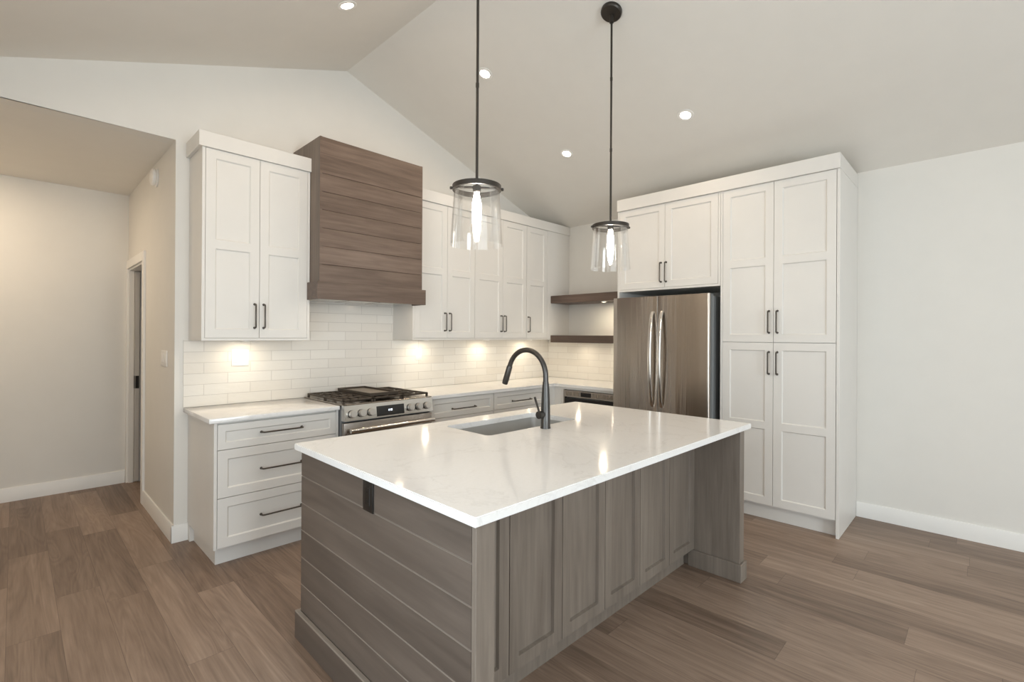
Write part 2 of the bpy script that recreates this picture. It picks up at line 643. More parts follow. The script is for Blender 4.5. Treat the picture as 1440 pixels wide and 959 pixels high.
box(bm, prev, 0, YB - 0.12, YB, 0, 2.6)
prism(bm, [(XL_ROOM, 2.6), (0, 2.6), (0, EAVE), (RIDGE_X, RIDGE_Z), (XL_ROOM, EAVE)], 'y', YB - 0.12, YB)
struct('wall_front', bm, M['wall'])
kw = 0
def window(cx, axis, x0, x1, z0, z1, c):
    global kw
    kw += 1
    bm = bmesh.new()
    bp = bmesh.new()
    f = 0.06
    def bb(b, a0, a1, q0, q1, d):
        if axis == 'y':
            box(b, a0, a1, c - d, c + d, q0, q1)
        else:
            box(b, c - d, c + d, a0, a1, q0, q1)
    bb(bm, x0, x0 + f, z0, z1, 0.035); bb(bm, x1 - f, x1, z0, z1, 0.035)
    bb(bm, x0 + f, x1 - f, z0, z0 + f, 0.035); bb(bm, x0 + f, x1 - f, z1 - f, z1, 0.035)
    m = (x0 + x1) / 2
    bb(bm, m - f / 2, m + f / 2, z0 + f, z1 - f, 0.03)
    o = struct('window_%d' % kw, bm, M['trim'])
    bb(bp, x0 + f, m - f / 2, z0 + f, z1 - f, 0.003); bb(bp, m + f / 2, x1 - f, z0 + f, z1 - f, 0.003)
    struct('window_pane', bp, M['glass'], o)
for x0, x1, z0, z1 in WIN_BACK:
    window(0, 'y', x0, x1, z0, z1, YB - 0.06)
for y0, y1, z0, z1 in WIN_LEFT:  # out-of-view windows added to carry the left fill
    window(0, 'x', y0, y1, z0, z1, XL_ROOM - 0.06)

# hall: right wall with a pocket-door opening, back wall, little room behind
D0, D1, DH = 1.13, 1.90, 2.04      # opening along y, height
bm = bmesh.new()
box(bm, XH, XH + 0.12, 0.12, D0, 0, HALL_Z)
box(bm, XH, XH + 0.12, D1, HALL_Y, 0, HALL_Z)
box(bm, XH, XH + 0.12, D0, D1, DH, HALL_Z)
struct('wall_hall_right', bm, M['wall'])
struct('wall_hall_back', B(XL_ROOM, -1.9, HALL_Y, HALL_Y + 0.12, 0, HALL_Z + 0.1), M['wall'])
bm = bmesh.new()
box(bm, -2.0, -1.9, 0.12, HALL_Y, 0, HALL_Z)
box(bm, XH + 0.12, -2.0, 0.12, HALL_Y, HALL_Z, HALL_Z + 0.1)
struct('wall_closet', bm, M['wall'])

# casing + jambs of the pocket door
c = 0.078
bm = bmesh.new()
xf = XH - 0.017
box(bm, xf, XH, D0 - c, D0, 0, DH + c, 0.002)
box(bm, xf, XH, D1, HALL_Y - 0.002, 0, DH + c, 0.002)
box(bm, xf, XH, D0, D1, DH, DH + c, 0.002)
for y0, y1 in ((D1 - 0.016, D1), (D0, D0 + 0.016)):
    box(bm, XH, XH + 0.038, y0, y1, 0, DH - 0.016)
    box(bm, XH + 0.082, XH + 0.12, y0, y1, 0, DH - 0.016)
box(bm, XH, XH + 0.12, D0, D1, DH - 0.016, DH)
struct('trim_1', bm, M['trim'])
d = struct('door_1', B(XH + 0.042, XH + 0.078, D1 - 0.04, D1 + 0.03, 0.012, DH - 0.02, bev=0.001), M['door_paint'])
bm = bmesh.new()
box(bm, XH + 0.046, XH + 0.074, D1 - 0.043, D1 - 0.0398, 0.90, 1.02, 0.001)
box(bm, XH + 0.040, XH + 0.043, D1 - 0.0405, D1 - 0.002, 0.90, 1.02, 0.001)
struct('door_latch', bm, M['latch'], d)

# baseboards
def base_profile(bm, axis, a0, a1, wall, side, h=0.118, t=0.014):
    prism(bm, [(wall, 0.0), (wall + side * t, 0.0), (wall + side * t, h - 0.012), (wall + side * (t - 0.005), h), (wall, h)], axis, a0, a1)
bm = bmesh.new(); base_profile(bm, 'y', YB, -3.2265, -0.001, -1); struct('baseboard_right', bm, M['trim'])
bm = bmesh.new()
base_profile(bm, 'y', -0.014, D0 - c, XH - 0.0005, -1)
base_profile(bm, 'x', XH - 0.0145, -3.848, -0.0005, -1)
struct('baseboard_hall', bm, M['trim'])
bm = bmesh.new(); base_profile(bm, 'x', XL_ROOM, XH - 0.02, HALL_Y - 0.001, -1); struct('baseboard_hall_back', bm, M['trim'])

# ------------------------------------------------------------------ backsplash
bm = bmesh.new()
box(bm, -3.8985, -0.0105, -0.0105, -0.001, 0.9145, 1.3795)
box(bm, -3.166, -2.2505, -0.0105, -0.001, 1.3795, 1.72)
box(bm, -0.0105, -0.001, -1.416, -0.001, 0.9145, 1.3475)
bk = solo('tile_backsplash', bm, M['tile'], 'white glazed subway tile backsplash running behind the range and round the corner', 'backsplash', (0, 0, 0.9145))

# ------------------------------------------------------------------ left base cabinet (three drawers)
YF, YC = -0.630, -0.649
t = thing('drawer_cabinet', 'white three-drawer base cabinet left of the range with dark bar pulls', 'cabinet', (-3.46, -0.31, 0))
bm = bmesh.new()
box(bm, -3.868, -3.850, YF, -0.002, 0.112, 0.883, 0.001)
box(bm, -3.850, -3.098, YF + 0.024, -0.002, 0.112, 0.883)
box(bm, -3.098, -3.081, YF, -0.002, 0.112, 0.883, 0.001)
part('body', bm, M['cab'], t)
bm = B(-3.842, -3.085, -0.565, -0.02, 0.0, 0.111)
box(bm, -3.8675, -3.842, -0.06, -0.016, 0.0, 0.111)
part('toe_kick', bm, M['cab'], t)
for z0, z1, st, hz in ((0.7165, 0.870, 0.042, 0.797), (0.4225, 0.7125, 0.055, 0.564), (0.118, 0.4185, 0.055, 0.268)):
    dr = part('drawer', shaker(-3.8475, -3.1005, z0, z1, YF, st=st), M['cab'], t)
    part('handle', pull((-3.600, YF, hz), (-3.343, YF, hz)), M['gunmetal'], dr)

# counter left
solo('countertop', B(-3.898, -3.0795, YC, -0.0125, 0.8845, 0.9140, bev=0.003, seg=2), M['quartz'], 'short white quartz countertop left of the range', 'countertop', (-3.49, -0.33, 0.8845))

# ------------------------------------------------------------------ right base run
def base_unit(a0, a1, fr, label, drawers, yb=-0.002, name='drawer_cabinet'):
    t = thing(name, label, 'cabinet', ((a0 + a1) / 2, -0.31, 0), fr)
    bm = bmesh.new()
    box(bm, a0, a0 + 0.012, YF + 0.021, yb, 0.112, 0.883)
    box(bm, a1 - 0.012, a1, YF + 0.021, yb, 0.112, 0.883)
    box(bm, a0 + 0.012, a1 - 0.012, YF + 0.024, yb, 0.112, 0.883)
    part('body', bm, M['cab'], t)
    part('toe_kick', B(a0, a1, -0.565, -0.02, 0, 0.111), M['cab'], t)
    for z0, z1, st in ((0.7165, 0.880, 0.042), (0.4225, 0.7125, 0.055), (0.118, 0.4185, 0.055)):
        dr = part('drawer', shaker(a0 + 0.003, a1 - 0.003, z0, z1, YF, st=st), M['cab'], t)
        m = (a0 + a1) / 2
        part('handle', pull((m - 0.13, YF, (z0 + z1) / 2 - 0.015), (m + 0.13, YF, (z0 + z1) / 2 - 0.015)), M['gunmetal'], dr)
    return t
base_unit(-2.278, -1.542, FH, 'white drawer base cabinet right beside the range', 3)
base_unit(-1.540, -0.776, FH, 'white drawer base cabinet second from the range, behind the faucet', 3)
t = thing('corner_cabinet', 'plain white filler base cabinet in the corner below the floating shelves', 'cabinet', (-0.35, -0.33, 0))
bm = bmesh.new()
prism(bm, [(-0.7745, -0.002), (-0.7745, YF), (-0.632, YF), (-0.632, -0.722), (-0.002, -0.722), (-0.002, -0.002)], 'z', 0.112, 0.883)
part('body', bm, M['cab'], t)
bm = bmesh.new()
prism(bm, [(-0.7745, -0.02), (-0.7745, -0.565), (-0.567, -0.565), (-0.567, -0.722), (-0.02, -0.722), (-0.02, -0.02)], 'z', 0.0, 0.111)
part('toe_kick', bm, M['cab'], t)

# counter right, L shaped
bm = bmesh.new()
prism(bm, [(-2.3005, -0.0125), (-2.3005, YC), (YC, YC), (YC, -1.4145), (-0.0125, -1.4145), (-0.0125, -0.0125)], 'z', 0.8845, 0.9140)
bmesh.ops.bevel(bm, geom=[e for e in bm.edges], offset=0.003, segments=2, affect='EDGES')
solo('countertop', bm, M['quartz'], 'L-shaped white quartz countertop right of the range turning the corner', 'countertop', (-1.0, -0.35, 0.8845))

# microwave drawer under the counter on the fridge wall
t = thing('microwave_drawer', 'built-in stainless microwave drawer under the counter beside the refrigerator', 'microwave', (1.07, -0.3, 0.0), FR)
bm = bmesh.new()
box(bm, 0.7265, 1.414, -0.60, -0.002, 0.112, 0.883)
box(bm, 0.7265, 0.752, -0.632, -0.60, 0.112, 0.883)
box(bm, 1.398, 1.414, -0.632, -0.60, 0.112, 0.883)
box(bm, 0.752, 1.398, -0.632, -0.60, 0.862, 0.883)
box(bm, 0.752, 1.398, -0.632, -0.60, 0.112, 0.41)
part('housing', bm, M['cab'], t)
part('toe_kick', B(0.73, 1.414, -0.565, -0.02, 0, 0.111), M['cab'], t)
part('side_trim', B(0.755, 0.772, -0.640, -0.601, 0.414, 0.858, bev=0.001), M['steel'], t)
cp = part('control_panel', B(0.773, 1.395, -0.645, -0.601, 0.785, 0.856, bev=0.002), M['steel'], t)
for i in range(4):
    part('button', B(0.792 + i * 0.045, 0.826 + i * 0.045, -0.6465, -0.6448, 0.802, 0.842), M['griddle'], cp)
for i in range(6):
    part('button', B(1.13 + i * 0.042, 1.162 + i * 0.042, -0.6465, -0.6448, 0.802, 0.842), M['griddle'], cp)
part('display', B(0.985, 1.11, -0.6465, -0.6448, 0.800, 0.844), M['display'], cp)
dr = part('drawer_front', B(0.773, 1.395, -0.645, -0.601, 0.416, 0.776, bev=0.002), M['ovenglass'], t)

# ------------------------------------------------------------------ upper cabinets on the hood wall
UF, UB0 = -0.330, 1.380
TOPZ = 2.640
def upper(a0, a1, label, doors, handles, fr=FH, gl=True, gr=True, filler=None):
    t = thing('wall_cabinet', label, 'cabinet', ((a0 + a1) / 2, -0.16, UB0), fr)
    bm = bmesh.new()
    ga, gb = (0.0195 if gl else 0.001), (0.0195 if gr else 0.001)
    y0 = UF + 0.0225
    box(bm, a0 + ga, a1 - gb, y0, -0.002, UB0 + 0.0175, TOPZ - 0.001)
    box(bm, a0, a1, UF, -0.002, UB0, UB0 + 0.0165, 0.001)
    if gl: box(bm, a0, a0 + 0.0185, UF, -0.002, UB0 + 0.0165, TOPZ, 0.001)
    if gr: box(bm, a1 - 0.0185, a1, UF, -0.002, UB0 + 0.0165, TOPZ, 0.001)
    if filler: box(bm, filler, a1, UF, y0, UB0 + 0.0165, TOPZ)
    part('body', bm, M['cab'], t)
    for (d0, d1), hx in zip(doors, handles):
        dr = part('door', shaker(d0, d1, UB0 + 0.0185, TOPZ - 0.002, UF, mids=((1.988, 2.046),)), M['cab'], t)
        part('handle', pull((hx, UF, 1.468), (hx, UF, 1.631)), M['gunmetal'], dr)
    return t
ul = upper(-3.868, -3.167, 'white two-door wall cabinet left of the wooden range hood', [(-3.8475, -3.5195), (-3.5165, -3.1875)], [-3.549, -3.490])
bm = bmesh.new()
def crown_prof(bm, a0, a1, yf, z0, z1):
    box(bm, a0, a1, yf, -0.002, z0, z1, 0.0015)
crown_prof(bm, -3.889, -3.162, -0.343, 2.6405, 2.741)
part('crown', bm, M['cab'], ul)
upper(-2.250, -1.5215, 'white two-door wall cabinet immediately right of the wooden range hood', [(-2.2305, -1.8675), (-1.8645, -1.5235)], [-1.895, -1.838], gr=False)
upper(-1.5205, -0.7635, 'white two-door wall cabinet second from the range hood, right of it', [(-1.5185, -1.1325), (-1.1295, -0.7655)], [-1.158, -1.106], gl=False, gr=False)
upper(-0.7625, -0.002, 'white single-door wall cabinet with blank filler in the corner over the shelves', [(-0.7605, -0.4125)], [-0.735], gl=False, gr=False, filler=-0.4095)
solo('crown_molding', (lambda b: (crown_prof(b, -2.2505, -0.002, -0.343, 2.6405, 2.741), b)[1])(bmesh.new()), M['cab'], 'flat white crown board along the wall cabinets right of the hood', 'crown molding', (-1.12, -0.17, 2.6405))

# ------------------------------------------------------------------ range hood
t = thing('range_hood', 'brown stained wooden shiplap range hood above the stainless range', 'range hood', (-2.715, -0.25, 1.683))
HX0, HX1, HYF, HZ1 = -3.164, -2.2655, -0.489, 2.873
bm = bmesh.new()
box(bm, HX0 + 0.0175, HX1 - 0.0175, HYF + 0.018, -0.002, 1.80, HZ1 - 0.001)
part('core', bm, M['hood_side'], t)
bm = bmesh.new()
seams = [1.811, 1.939, 2.072, 2.205, 2.338, 2.471, 2.604, HZ1]
for q0, q1 in zip(seams, seams[1:]):
    g = 0.0025
    prism(bm, [(HYF + 0.0175, q0), (HYF + 0.004, q0), (HYF, q0 + g), (HYF, q1 - g), (HYF + 0.004, q1), (HYF + 0.0175, q1)], 'x', HX0 + 0.0005, HX1 - 0.0005)
part('shiplap_front', bm, M['hood_front'], t)
for x0, x1 in ((HX0, HX0 + 0.017), (HX1 - 0.017, HX1)):
    bm = bmesh.new()
    box(bm, x0, x1, HYF + 0.0005, -0.002, 1.80, HZ1)
    part('side_panel', bm, M['hood_side'], t)
bm = bmesh.new()
e = 0.024
box(bm, HX0 - e, HX1 + e, HYF - e, HYF - 0.0005, 1.683, 1.811, 0.0015)
box(bm, HX0 - e, HX0 - 0.0005, HYF - 0.0005, -0.3345, 1.683, 1.811)
box(bm, HX1 + 0.0005, HX1 + e, HYF - 0.0005, -0.3345, 1.683, 1.811)
part('band', bm, M['hood_front'], t)
bm = bmesh.new()
box(bm, HX0 + 0.004, HX1 - 0.004, HYF, -0.013, 1.700, 1.7995)
ln = part('liner', bm, M['steel'], t)
for k in range(3):
    x = -2.99 + k * 0.275
    bm = bmesh.new(); box(bm, x - 0.125, x + 0.125, -0.40, -0.06, 1.694, 1.6995, 0.001)
    part('filter', bm, M['steel_bright'], ln)
for x in (-2.985, -2.45):
    bm = bmesh.new(); lathe(bm, [(0, 1.696), (0.032, 1.696), (0.032, 1.6995), (0, 1.6995)], (x, -0.447, 0), seg=20)
    part('hood_light', bm, M['puck_lens'], ln)
    area_light('hood_lamp_light', (x, -0.447, 1.692), (0, 0.15, -1), 0.06, 0.06, P_HOOD, WARM, 'DISK')

# ------------------------------------------------------------------ range
t = thing('gas_range', 'stainless slide-in gas range with six knobs under the wooden hood', 'range', (-2.69, -0.34, 0))
RX0, RX1 = -3.073, -2.307
bm = bmesh.new()
box(bm, RX0, RX1, -0.655, -0.02, 0.09, 0.905)
box(bm, RX0 + 0.02, RX1 - 0.02, -0.60, -0.05, 0.0, 0.09)
part('body', bm, M['fridge_side'], t)
bm = bmesh.new()
box(bm, RX0 - 0.004, RX1 + 0.004, -0.690, -0.018, 0.9155, 0.922, 0.002)
box(bm, RX0, RX1, -0.655, -0.018, 0.9052, 0.9155)
ct = part('cooktop', bm, M['steel'], t)
bm = bmesh.new()
prism(bm, [(-0.656, 0.9150), (-0.697, 0.9150), (-0.712, 0.805), (-0.656, 0.805)], 'x', RX0, RX1)
cpn = part('control_panel', bm, M['steel_bright'], t)
def onpanel(x, z, out=0.0):
    y = -0.697 - (0.915 - z) * (0.015 / 0.110)
    return Vector((x, y - out, z))
pn = Vector((0, -1, 0.136)).normalized()
for x in (-3.017, -2.942, -2.867, -2.525, -2.447, -2.369):
    bm = bmesh.new()
    lathe(bm, [(0, 0.0003), (0.0285, 0.0003), (0.0285, 0.006), (0, 0.006)], onpanel(x, 0.853), pn, 28)
    kb = part('knob_ring', bm, M['black'], cpn)
    bm = bmesh.new()
    lathe(bm, [(0, 0.0062), (0.0268, 0.0062), (0.0258, 0.030), (0.0235, 0.034), (0, 0.034)], onpanel(x, 0.853), pn, 28)
    part('knob', bm, M['knob'], kb)
bm = bmesh.new()
for v in [0]:
    a, b2 = onpanel(0, 0.815), onpanel(0, 0.889)
    prism(bm, [(a.y + 0.001, a.z), (a.y - 0.0022, a.z), (b2.y - 0.0022, b2.z), (b2.y + 0.001, b2.z)], 'x', -2.818, -2.580)
dp = part('display', bm, M['display'], cpn)
bm = bmesh.new()
def seg_digit(bm, x, z, ch):
    segs = {'1': 'bc', '2': 'abged', '0': 'abcdef', ':': ''}[ch]
    wd, ht, th = 0.006, 0.013, 0.0014
    rect = {'a': (0, wd, ht - th, ht), 'g': (0, wd, ht / 2 - th / 2, ht / 2 + th / 2), 'd': (0, wd, 0, th), 'b': (wd - th, wd, ht / 2, ht), 'c': (wd - th, wd, 0, ht / 2), 'f': (0, th, ht / 2, ht), 'e': (0, th, 0, ht / 2)}
    for s in segs:
        a0, a1, q0, q1 = rect[s]
        y = onpanel(0, z).y - 0.0030
        box(bm, x + a0, x + a1, y, y + 0.0012, z + q0, z + q1)
for k, ch in enumerate('1200'):
    seg_digit(bm, -2.724 + k * 0.0088 + (0.004 if k > 1 else 0), 0.848, ch)
part('clock_digits', bm, M['digits'], dp)
# oven door
dr = part('oven_door', B(RX0 + 0.002, RX1 - 0.002, -0.700, -0.656, 0.275, 0.790, bev=0.004, seg=2), M['steel'], t)
part('oven_window', B(RX0 + 0.11, RX1 - 0.11, -0.7025, -0.6995, 0.36, 0.64), M['ovenglass'], dr)
bm = bmesh.new()
hz = 0.742
tube(bm, [(RX0 + 0.022, -0.757, hz), (RX1 - 0.022, -0.757, hz)], 0.0165, 18)
for x in (RX0 + 0.06, RX1 - 0.06):
    tube(bm, [(x, -0.7003, hz), (x, -0.757, hz)], 0.009, 12)
part('handle', bm, M['steel_bright'], dr)
part('storage_drawer', B(RX0 + 0.002, RX1 - 0.002, -0.700, -0.656, 0.095, 0.268, bev=0.004, seg=2), M['steel'], t)
# burners
for bx_, by_, r in ((-2.945, -0.20, 0.038), (-2.945, -0.50, 0.045), (-2.69, -0.35, 0.05), (-2.435, -0.20, 0.038), (-2.435, -0.50, 0.045)):
    bm = bmesh.new()
    lathe(bm, [(0, 0.9222), (r * 1.25, 0.9222), (r * 1.2, 0.927), (r, 0.930), (r, 0.936), (r * 0.8, 0.939), (0, 0.939)], (bx_, by_, 0), seg=24)
    part('burner', bm, M['iron'], ct)
# cast-iron grates (three), one with the griddle plate lying on the middle one
GZ = 0.952
for g0, g1 in ((-3.062, -2.820), (-2.812, -2.568), (-2.560, -2.318)):
    bm = bmesh.new()
    h = 0.007
    y0, y1 = -0.655, -0.055
    def bar(xa, xb, ya, yb, zt=GZ, hh=0.013):
        box(bm, xa, xb, ya, yb, zt - hh, zt, 0.0025)
    bar(g0, g1, y0, y0 + 2 * h); bar(g0, g1, y1 - 2 * h, y1)
    bar(g0, g0 + 2 * h, y0, y1); bar(g1 - 2 * h, g1, y0, y1)
    m = (g0 + g1) / 2
    bar(g0, g1, -0.355 - h, -0.355 + h)
    bar(m - h, m + h, y0, y1, GZ + 0.001)
    for yy in (-0.50, -0.20):
        bar(g0, g1, yy - h, yy + h, GZ + 0.0005)
    for xx in (m - 0.062, m + 0.062):
        for q0, q1 in ((y0, -0.56), (-0.44, -0.26), (-0.14, y1)):
            bar(xx - 0.005, xx + 0.005, q0, q1, GZ)
    for xx in (g0 + h, g1 - h):
        for yy in (y0 + h, y1 - h, -0.355):
            box(bm, xx - h, xx + h, yy - h, yy + h, 0.9222, GZ - 0.006)
    part('grate', bm, M['iron'], t)
t = thing('griddle_plate', 'dark rectangular griddle plate lying on the middle grate of the range', 'griddle', (-2.69, -0.33, GZ + 0.001))
bm = bmesh.new()
g0, g1, q0, q1, zb = -2.815, -2.565, -0.60, -0.07, GZ + 0.0016
box(bm, g0 + 0.012, g1 - 0.012, q0 + 0.012, q1 - 0.012, zb, zb + 0.010)
part('plate', bm, M['griddle'], t)
bm = bmesh.new()
for a in ((g0, g1, q0, q0 + 0.012), (g0, g1, q1 - 0.012, q1), (g0, g0 + 0.012, q0 + 0.012, q1 - 0.012), (g1 - 0.012, g1, q0 + 0.012, q1 - 0.012)):
    box(bm, *a, zb, zb + 0.024, 0.002)
part('rim', bm, M['iron'], t)

# ------------------------------------------------------------------ floating shelves in the corner
for z0, z1, lab in ((1.803, 1.889, 'upper dark wooden floating shelf between corner cabinet and refrigerator'), (1.349, 1.431, 'lower dark wooden floating shelf just above the tiled counter corner')):
    bm = bmesh.new()
    box(bm, -0.350, -0.0015, -1.4155, -0.3315, z0, z1, 0.0015)
    solo('floating_shelf', bm, M['shelf'], lab, 'shelf', (-0.175, -0.87, z0))

# ------------------------------------------------------------------ fridge wall: tall pantry, over-fridge cabinet, crown
PF = -0.650
t = thing('fridge_cabinet', 'white two-door cabinet above the stainless refrigerator with side panel', 'cabinet', (1.9, -0.33, 0), FR)
bm = bmesh.new()
box(bm, 1.417, 1.4365, PF, -0.002, 0.0, 2.6195, 0.001)
box(bm, 1.4365, 2.3935, PF + 0.0225, -0.002, 1.865, 2.6195)
box(bm, 1.4365, 2.3935, PF, -0.002, 1.846, 1.8645, 0.001)
box(bm, 2.376, 2.3935, PF, PF + 0.0225, 1.8645, 2.6195)
part('body', bm, M['cab'], t)
for d0, d1, hx in ((1.4385, 1.9015, 1.868), (1.9045, 2.3735, 1.917)):
    dr = part('door', shaker(d0, d1, 1.8665, 2.617, PF), M['cab'], t)
    part('handle', pull((hx, PF, 1.916), (hx, PF, 2.088)), M['gunmetal'], dr)
t = thing('pantry_cabinet', 'tall white four-door pantry cabinet right of the refrigerator', 'cabinet', (2.81, -0.33, 0), FR)
bm = bmesh.new()
box(bm, 2.3955, 2.4125, PF, -0.002, 0.112, 2.6195, 0.001)
box(bm, 2.4125, 3.205, PF + 0.0225, -0.002, 0.112, 2.6195)
part('body', bm, M['cab'], t)
part('side_panel', B(3.2055, 3.2245, PF, -0.002, 0.0, 2.6195, bev=0.001), M['cab'], t)
part('toe_kick', B(2.3955, 3.205, -0.585, -0.02, 0.0, 0.111), M['cab'], t)
for z0, z1, hz0, hz1, mid in ((1.3845, 2.617, 1.457, 1.624, (1.982, 2.040)), (0.129, 1.3805, 1.140, 1.309, (0.712, 0.768))):
    for d0, d1, hx in ((2.4145, 2.7945, 2.765), (2.7975, 3.2025, 2.824)):
        dr = part('door', shaker(d0, d1, z0, z1, PF, mids=(mid,)), M['cab'], t)
        part('handle', pull((hx, PF, hz0), (hx, PF, hz1)), M['gunmetal'], dr)
bm = bmesh.new()
box(bm, 1.4165, 3.2265, -0.667, -0.002, 2.6200, 2.728, 0.0015)
solo('crown_molding', bm, M['cab'], 'flat white crown board across the top of pantry and refrigerator cabinets', 'crown molding', (2.3, -0.33, 2.62), FR)

# ------------------------------------------------------------------ refrigerator
t = thing('refrigerator', 'stainless french-door refrigerator between floating shelves and pantry', 'refrigerator', (1.89, -0.4, 0), FR)
f0, f1, FM = 1.446, 2.347, 1.889
bm = bmesh.new()
box(bm, f0, f1, -0.675, -0.03, 0.02, 1.765, 0.003)
box(bm, f0 + 0.02, f1 - 0.02, -0.64, -0.06, 0.0, 0.02)
part('body', bm, M['fridge_side'], t)
for a in (f0 + 0.03, f1 - 0.11):
    part('hinge_cover', B(a, a + 0.08, -0.675, -0.57, 1.7655, 1.79, bev=0.003), M['fridge_side'], t)
def fdoor(a0, a1, z0, z1, rl=0.016, rr_=0.016):
    bm = bmesh.new()
    y0, y1 = -0.752, -0.7305
    r = rr_
    pts = [(a0, y1), (a1, y1)]
    n = 6
    for k in range(n + 1):
        th = k / n * PI / 2
        pts.append((a1 - r + r * math.cos(th), y0 + r - r * math.sin(th)))
    m = 10
    w_ = a1 - a0 - rl - rr_
    for k in range(1, m):
        u_ = k / m
        pts.append((a1 - r - w_ * u_, y0 - 0.006 * 4 * u_ * (1 - u_) * 0.5))
    r = rl
    for k in range(n + 1):
        th = PI / 2 + k / n * PI / 2
        pts.append((a0 + r + r * math.cos(th), y0 + r - r * math.sin(th)))
    prism(bm, pts, 'z', z0, z1)
    return bm
for a0, a1, hx, ql, qr in ((1.432, FM - 0.002, FM - 0.045, 0.016, 0.003), (FM + 0.002, f1, FM + 0.045, 0.003, 0.016)):
    dr = part('door', fdoor(a0, a1, 0.735, 1.781, ql, qr), M['fridge_steel'], t)
    part('door_core', B(a0 + 0.001, a1 - 0.001, -0.7302, -0.678, 0.736, 1.780, bev=0.002), M['fridge_side'], dr)
    bm = bmesh.new()
    n = 22
    sec = []
    for k in range(n + 1):
        u_ = k / n
        z = 0.80 + (1.645 - 0.80) * u_
        bow = math.sin(PI * u_) ** 0.55
        yy = -0.752 - 0.004 - 0.058 * bow
        sec.append((z, yy))
    vs = []
    for z, yy in sec:
        ww, dd = 0.0165, 0.008
        vs.append([bm.verts.new((hx + ww * math.cos(q) , yy + dd * math.sin(q), z)) for q in [2 * PI * j / 14 for j in range(14)]])
    for A_, B_ in zip(vs, vs[1:]):
        for j in range(14):
            bm.faces.new((A_[j], A_[(j + 1) % 14], B_[(j + 1) % 14], B_[j]))
    bm.faces.new(vs[0][::-1]); bm.faces.new(vs[-1])
    part('handle', bm, M['steel_bright'], dr)
dr = part('freezer_drawer', fdoor(1.432, f1, 0.06, 0.730), M['fridge_steel'], t)
part('drawer_core', B(1.433, f1 - 0.001, -0.7302, -0.678, 0.061, 0.729, bev=0.002), M['fridge_side'], dr)
bm = bmesh.new()
tube(bm, [(1.50, -0.757, 0.655), (1.52, -0.79, 0.655), (1.56, -0.803, 0.655), (2.22, -0.803, 0.655), (2.26, -0.79, 0.655), (2.28, -0.757, 0.655)], 0.011, 12)
part('handle', bm, M['steel_bright'], dr)

# ------------------------------------------------------------------ island
IL, IW = 2.1361, 1.2982
t = thing('kitchen_island', 'stained wooden kitchen island with shiplap end and panelled back', 'island', (IL / 2, IW / 2, 0), FI)
ZB = 0.8835
bm = bmesh.new()     # hollow carcass: back, sides, bottom, front rail
box(bm, 0.105, 2.044, 0.321, 0.339, 0.115, ZB)
box(bm, 0.105, 0.123, 0.3392, 1.262, 0.115, ZB)
box(bm, 2.026, 2.044, 0.3392, 1.262, 0.115, ZB)
box(bm, 0.1232, 2.0258, 0.3392, 1.262, 0.115, 0.133)
box(bm, 0.1232, 2.0258, 1.244, 1.262, 0.80, ZB)
part('carcass', bm, M['wood_v'], t)
bm = bmesh.new()     # shiplap end, grooves between boards
sz = [0.128, 0.2545, 0.3815, 0.5085, 0.6355, 0.7625, ZB]
for q0, q1 in zip(sz, sz[1:]):
    v = [(0.060, q0), (0.030, q0), (0.030, q1 - 0.0045), (0.0365, q1 - 0.0008), (0.060, q1 - 0.0008)]
    lo = [bm.verts.new((p, 0.050, q)) for p, q in v]
    hi = [bm.verts.new((p, 1.285, q)) for p, q in v]
    bm.faces.new(lo); bm.faces.new(hi[::-1])
    for i in range(5):
        bm.faces.new((lo[i], hi[i], hi[(i + 1) % 5], lo[(i + 1) % 5]))
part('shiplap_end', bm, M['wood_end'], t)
bm = bmesh.new()
box(bm, 0.030, 0.105, 0.030, 0.0495, 0.001, ZB, 0.0015)
box(bm, 0.0605, 0.1045, 0.0497, 1.285, 0.001, ZB)
part('end_leg', bm, M['wood_v'], t)
bm = bmesh.new()
def board(x0, x1, y0, y1, z1=0.128):
    box(bm, x0, x1, y0, y1, 0.0, z1, 0.002)
board(0.010, 0.0295, 0.0285, 1.305)
board(0.0297, 0.1055, 1.2855, 1.305)
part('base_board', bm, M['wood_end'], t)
bm = bmesh.new()
box(bm, 2.0455, 2.110, 0.030, 1.285, 0.001, ZB, 0.0015)
part('support_panel', bm, M['wood_v'], t)
bm = bmesh.new()
board(2.032, 2.0453, 0.017, 0.335, 0.105)
board(2.0455, 2.110, 0.017, 0.0298, 0.105)
board(2.1103, 2.124, 0.017, 1.297, 0.105)
part('support_base', bm, M['wood_v'], t)
nd = 6
px = (2.044 - 0.112) / nd
for k in range(nd):
    a0 = 0.112 + k * px
    part('panel', shaker(a0 + 0.002, a0 + px - 0.002, 0.112, ZB - 0.002, 0.300, st=0.052, rec=0.014, b=0.004), M['wood_v'], t)
part('toe_kick', B(0.107, 2.031, 0.362, 1.20, 0.0, 0.111), M['wood_v'], t)
for k in range(3):    # working side, facing the range
    a0 = 0.107 + k * 0.6455
    fr_ = shaker(a0 + 0.002, a0 + 0.6435, 0.118, 0.88, -1.282, st=0.055)
    bmesh.ops.rotate(fr_, verts=fr_.verts, cent=(a0 + 0.32275, 0, 0), matrix=Matrix.Rotation(PI, 3, 'Z'))
    part('door', fr_, M['wood_v'], t)

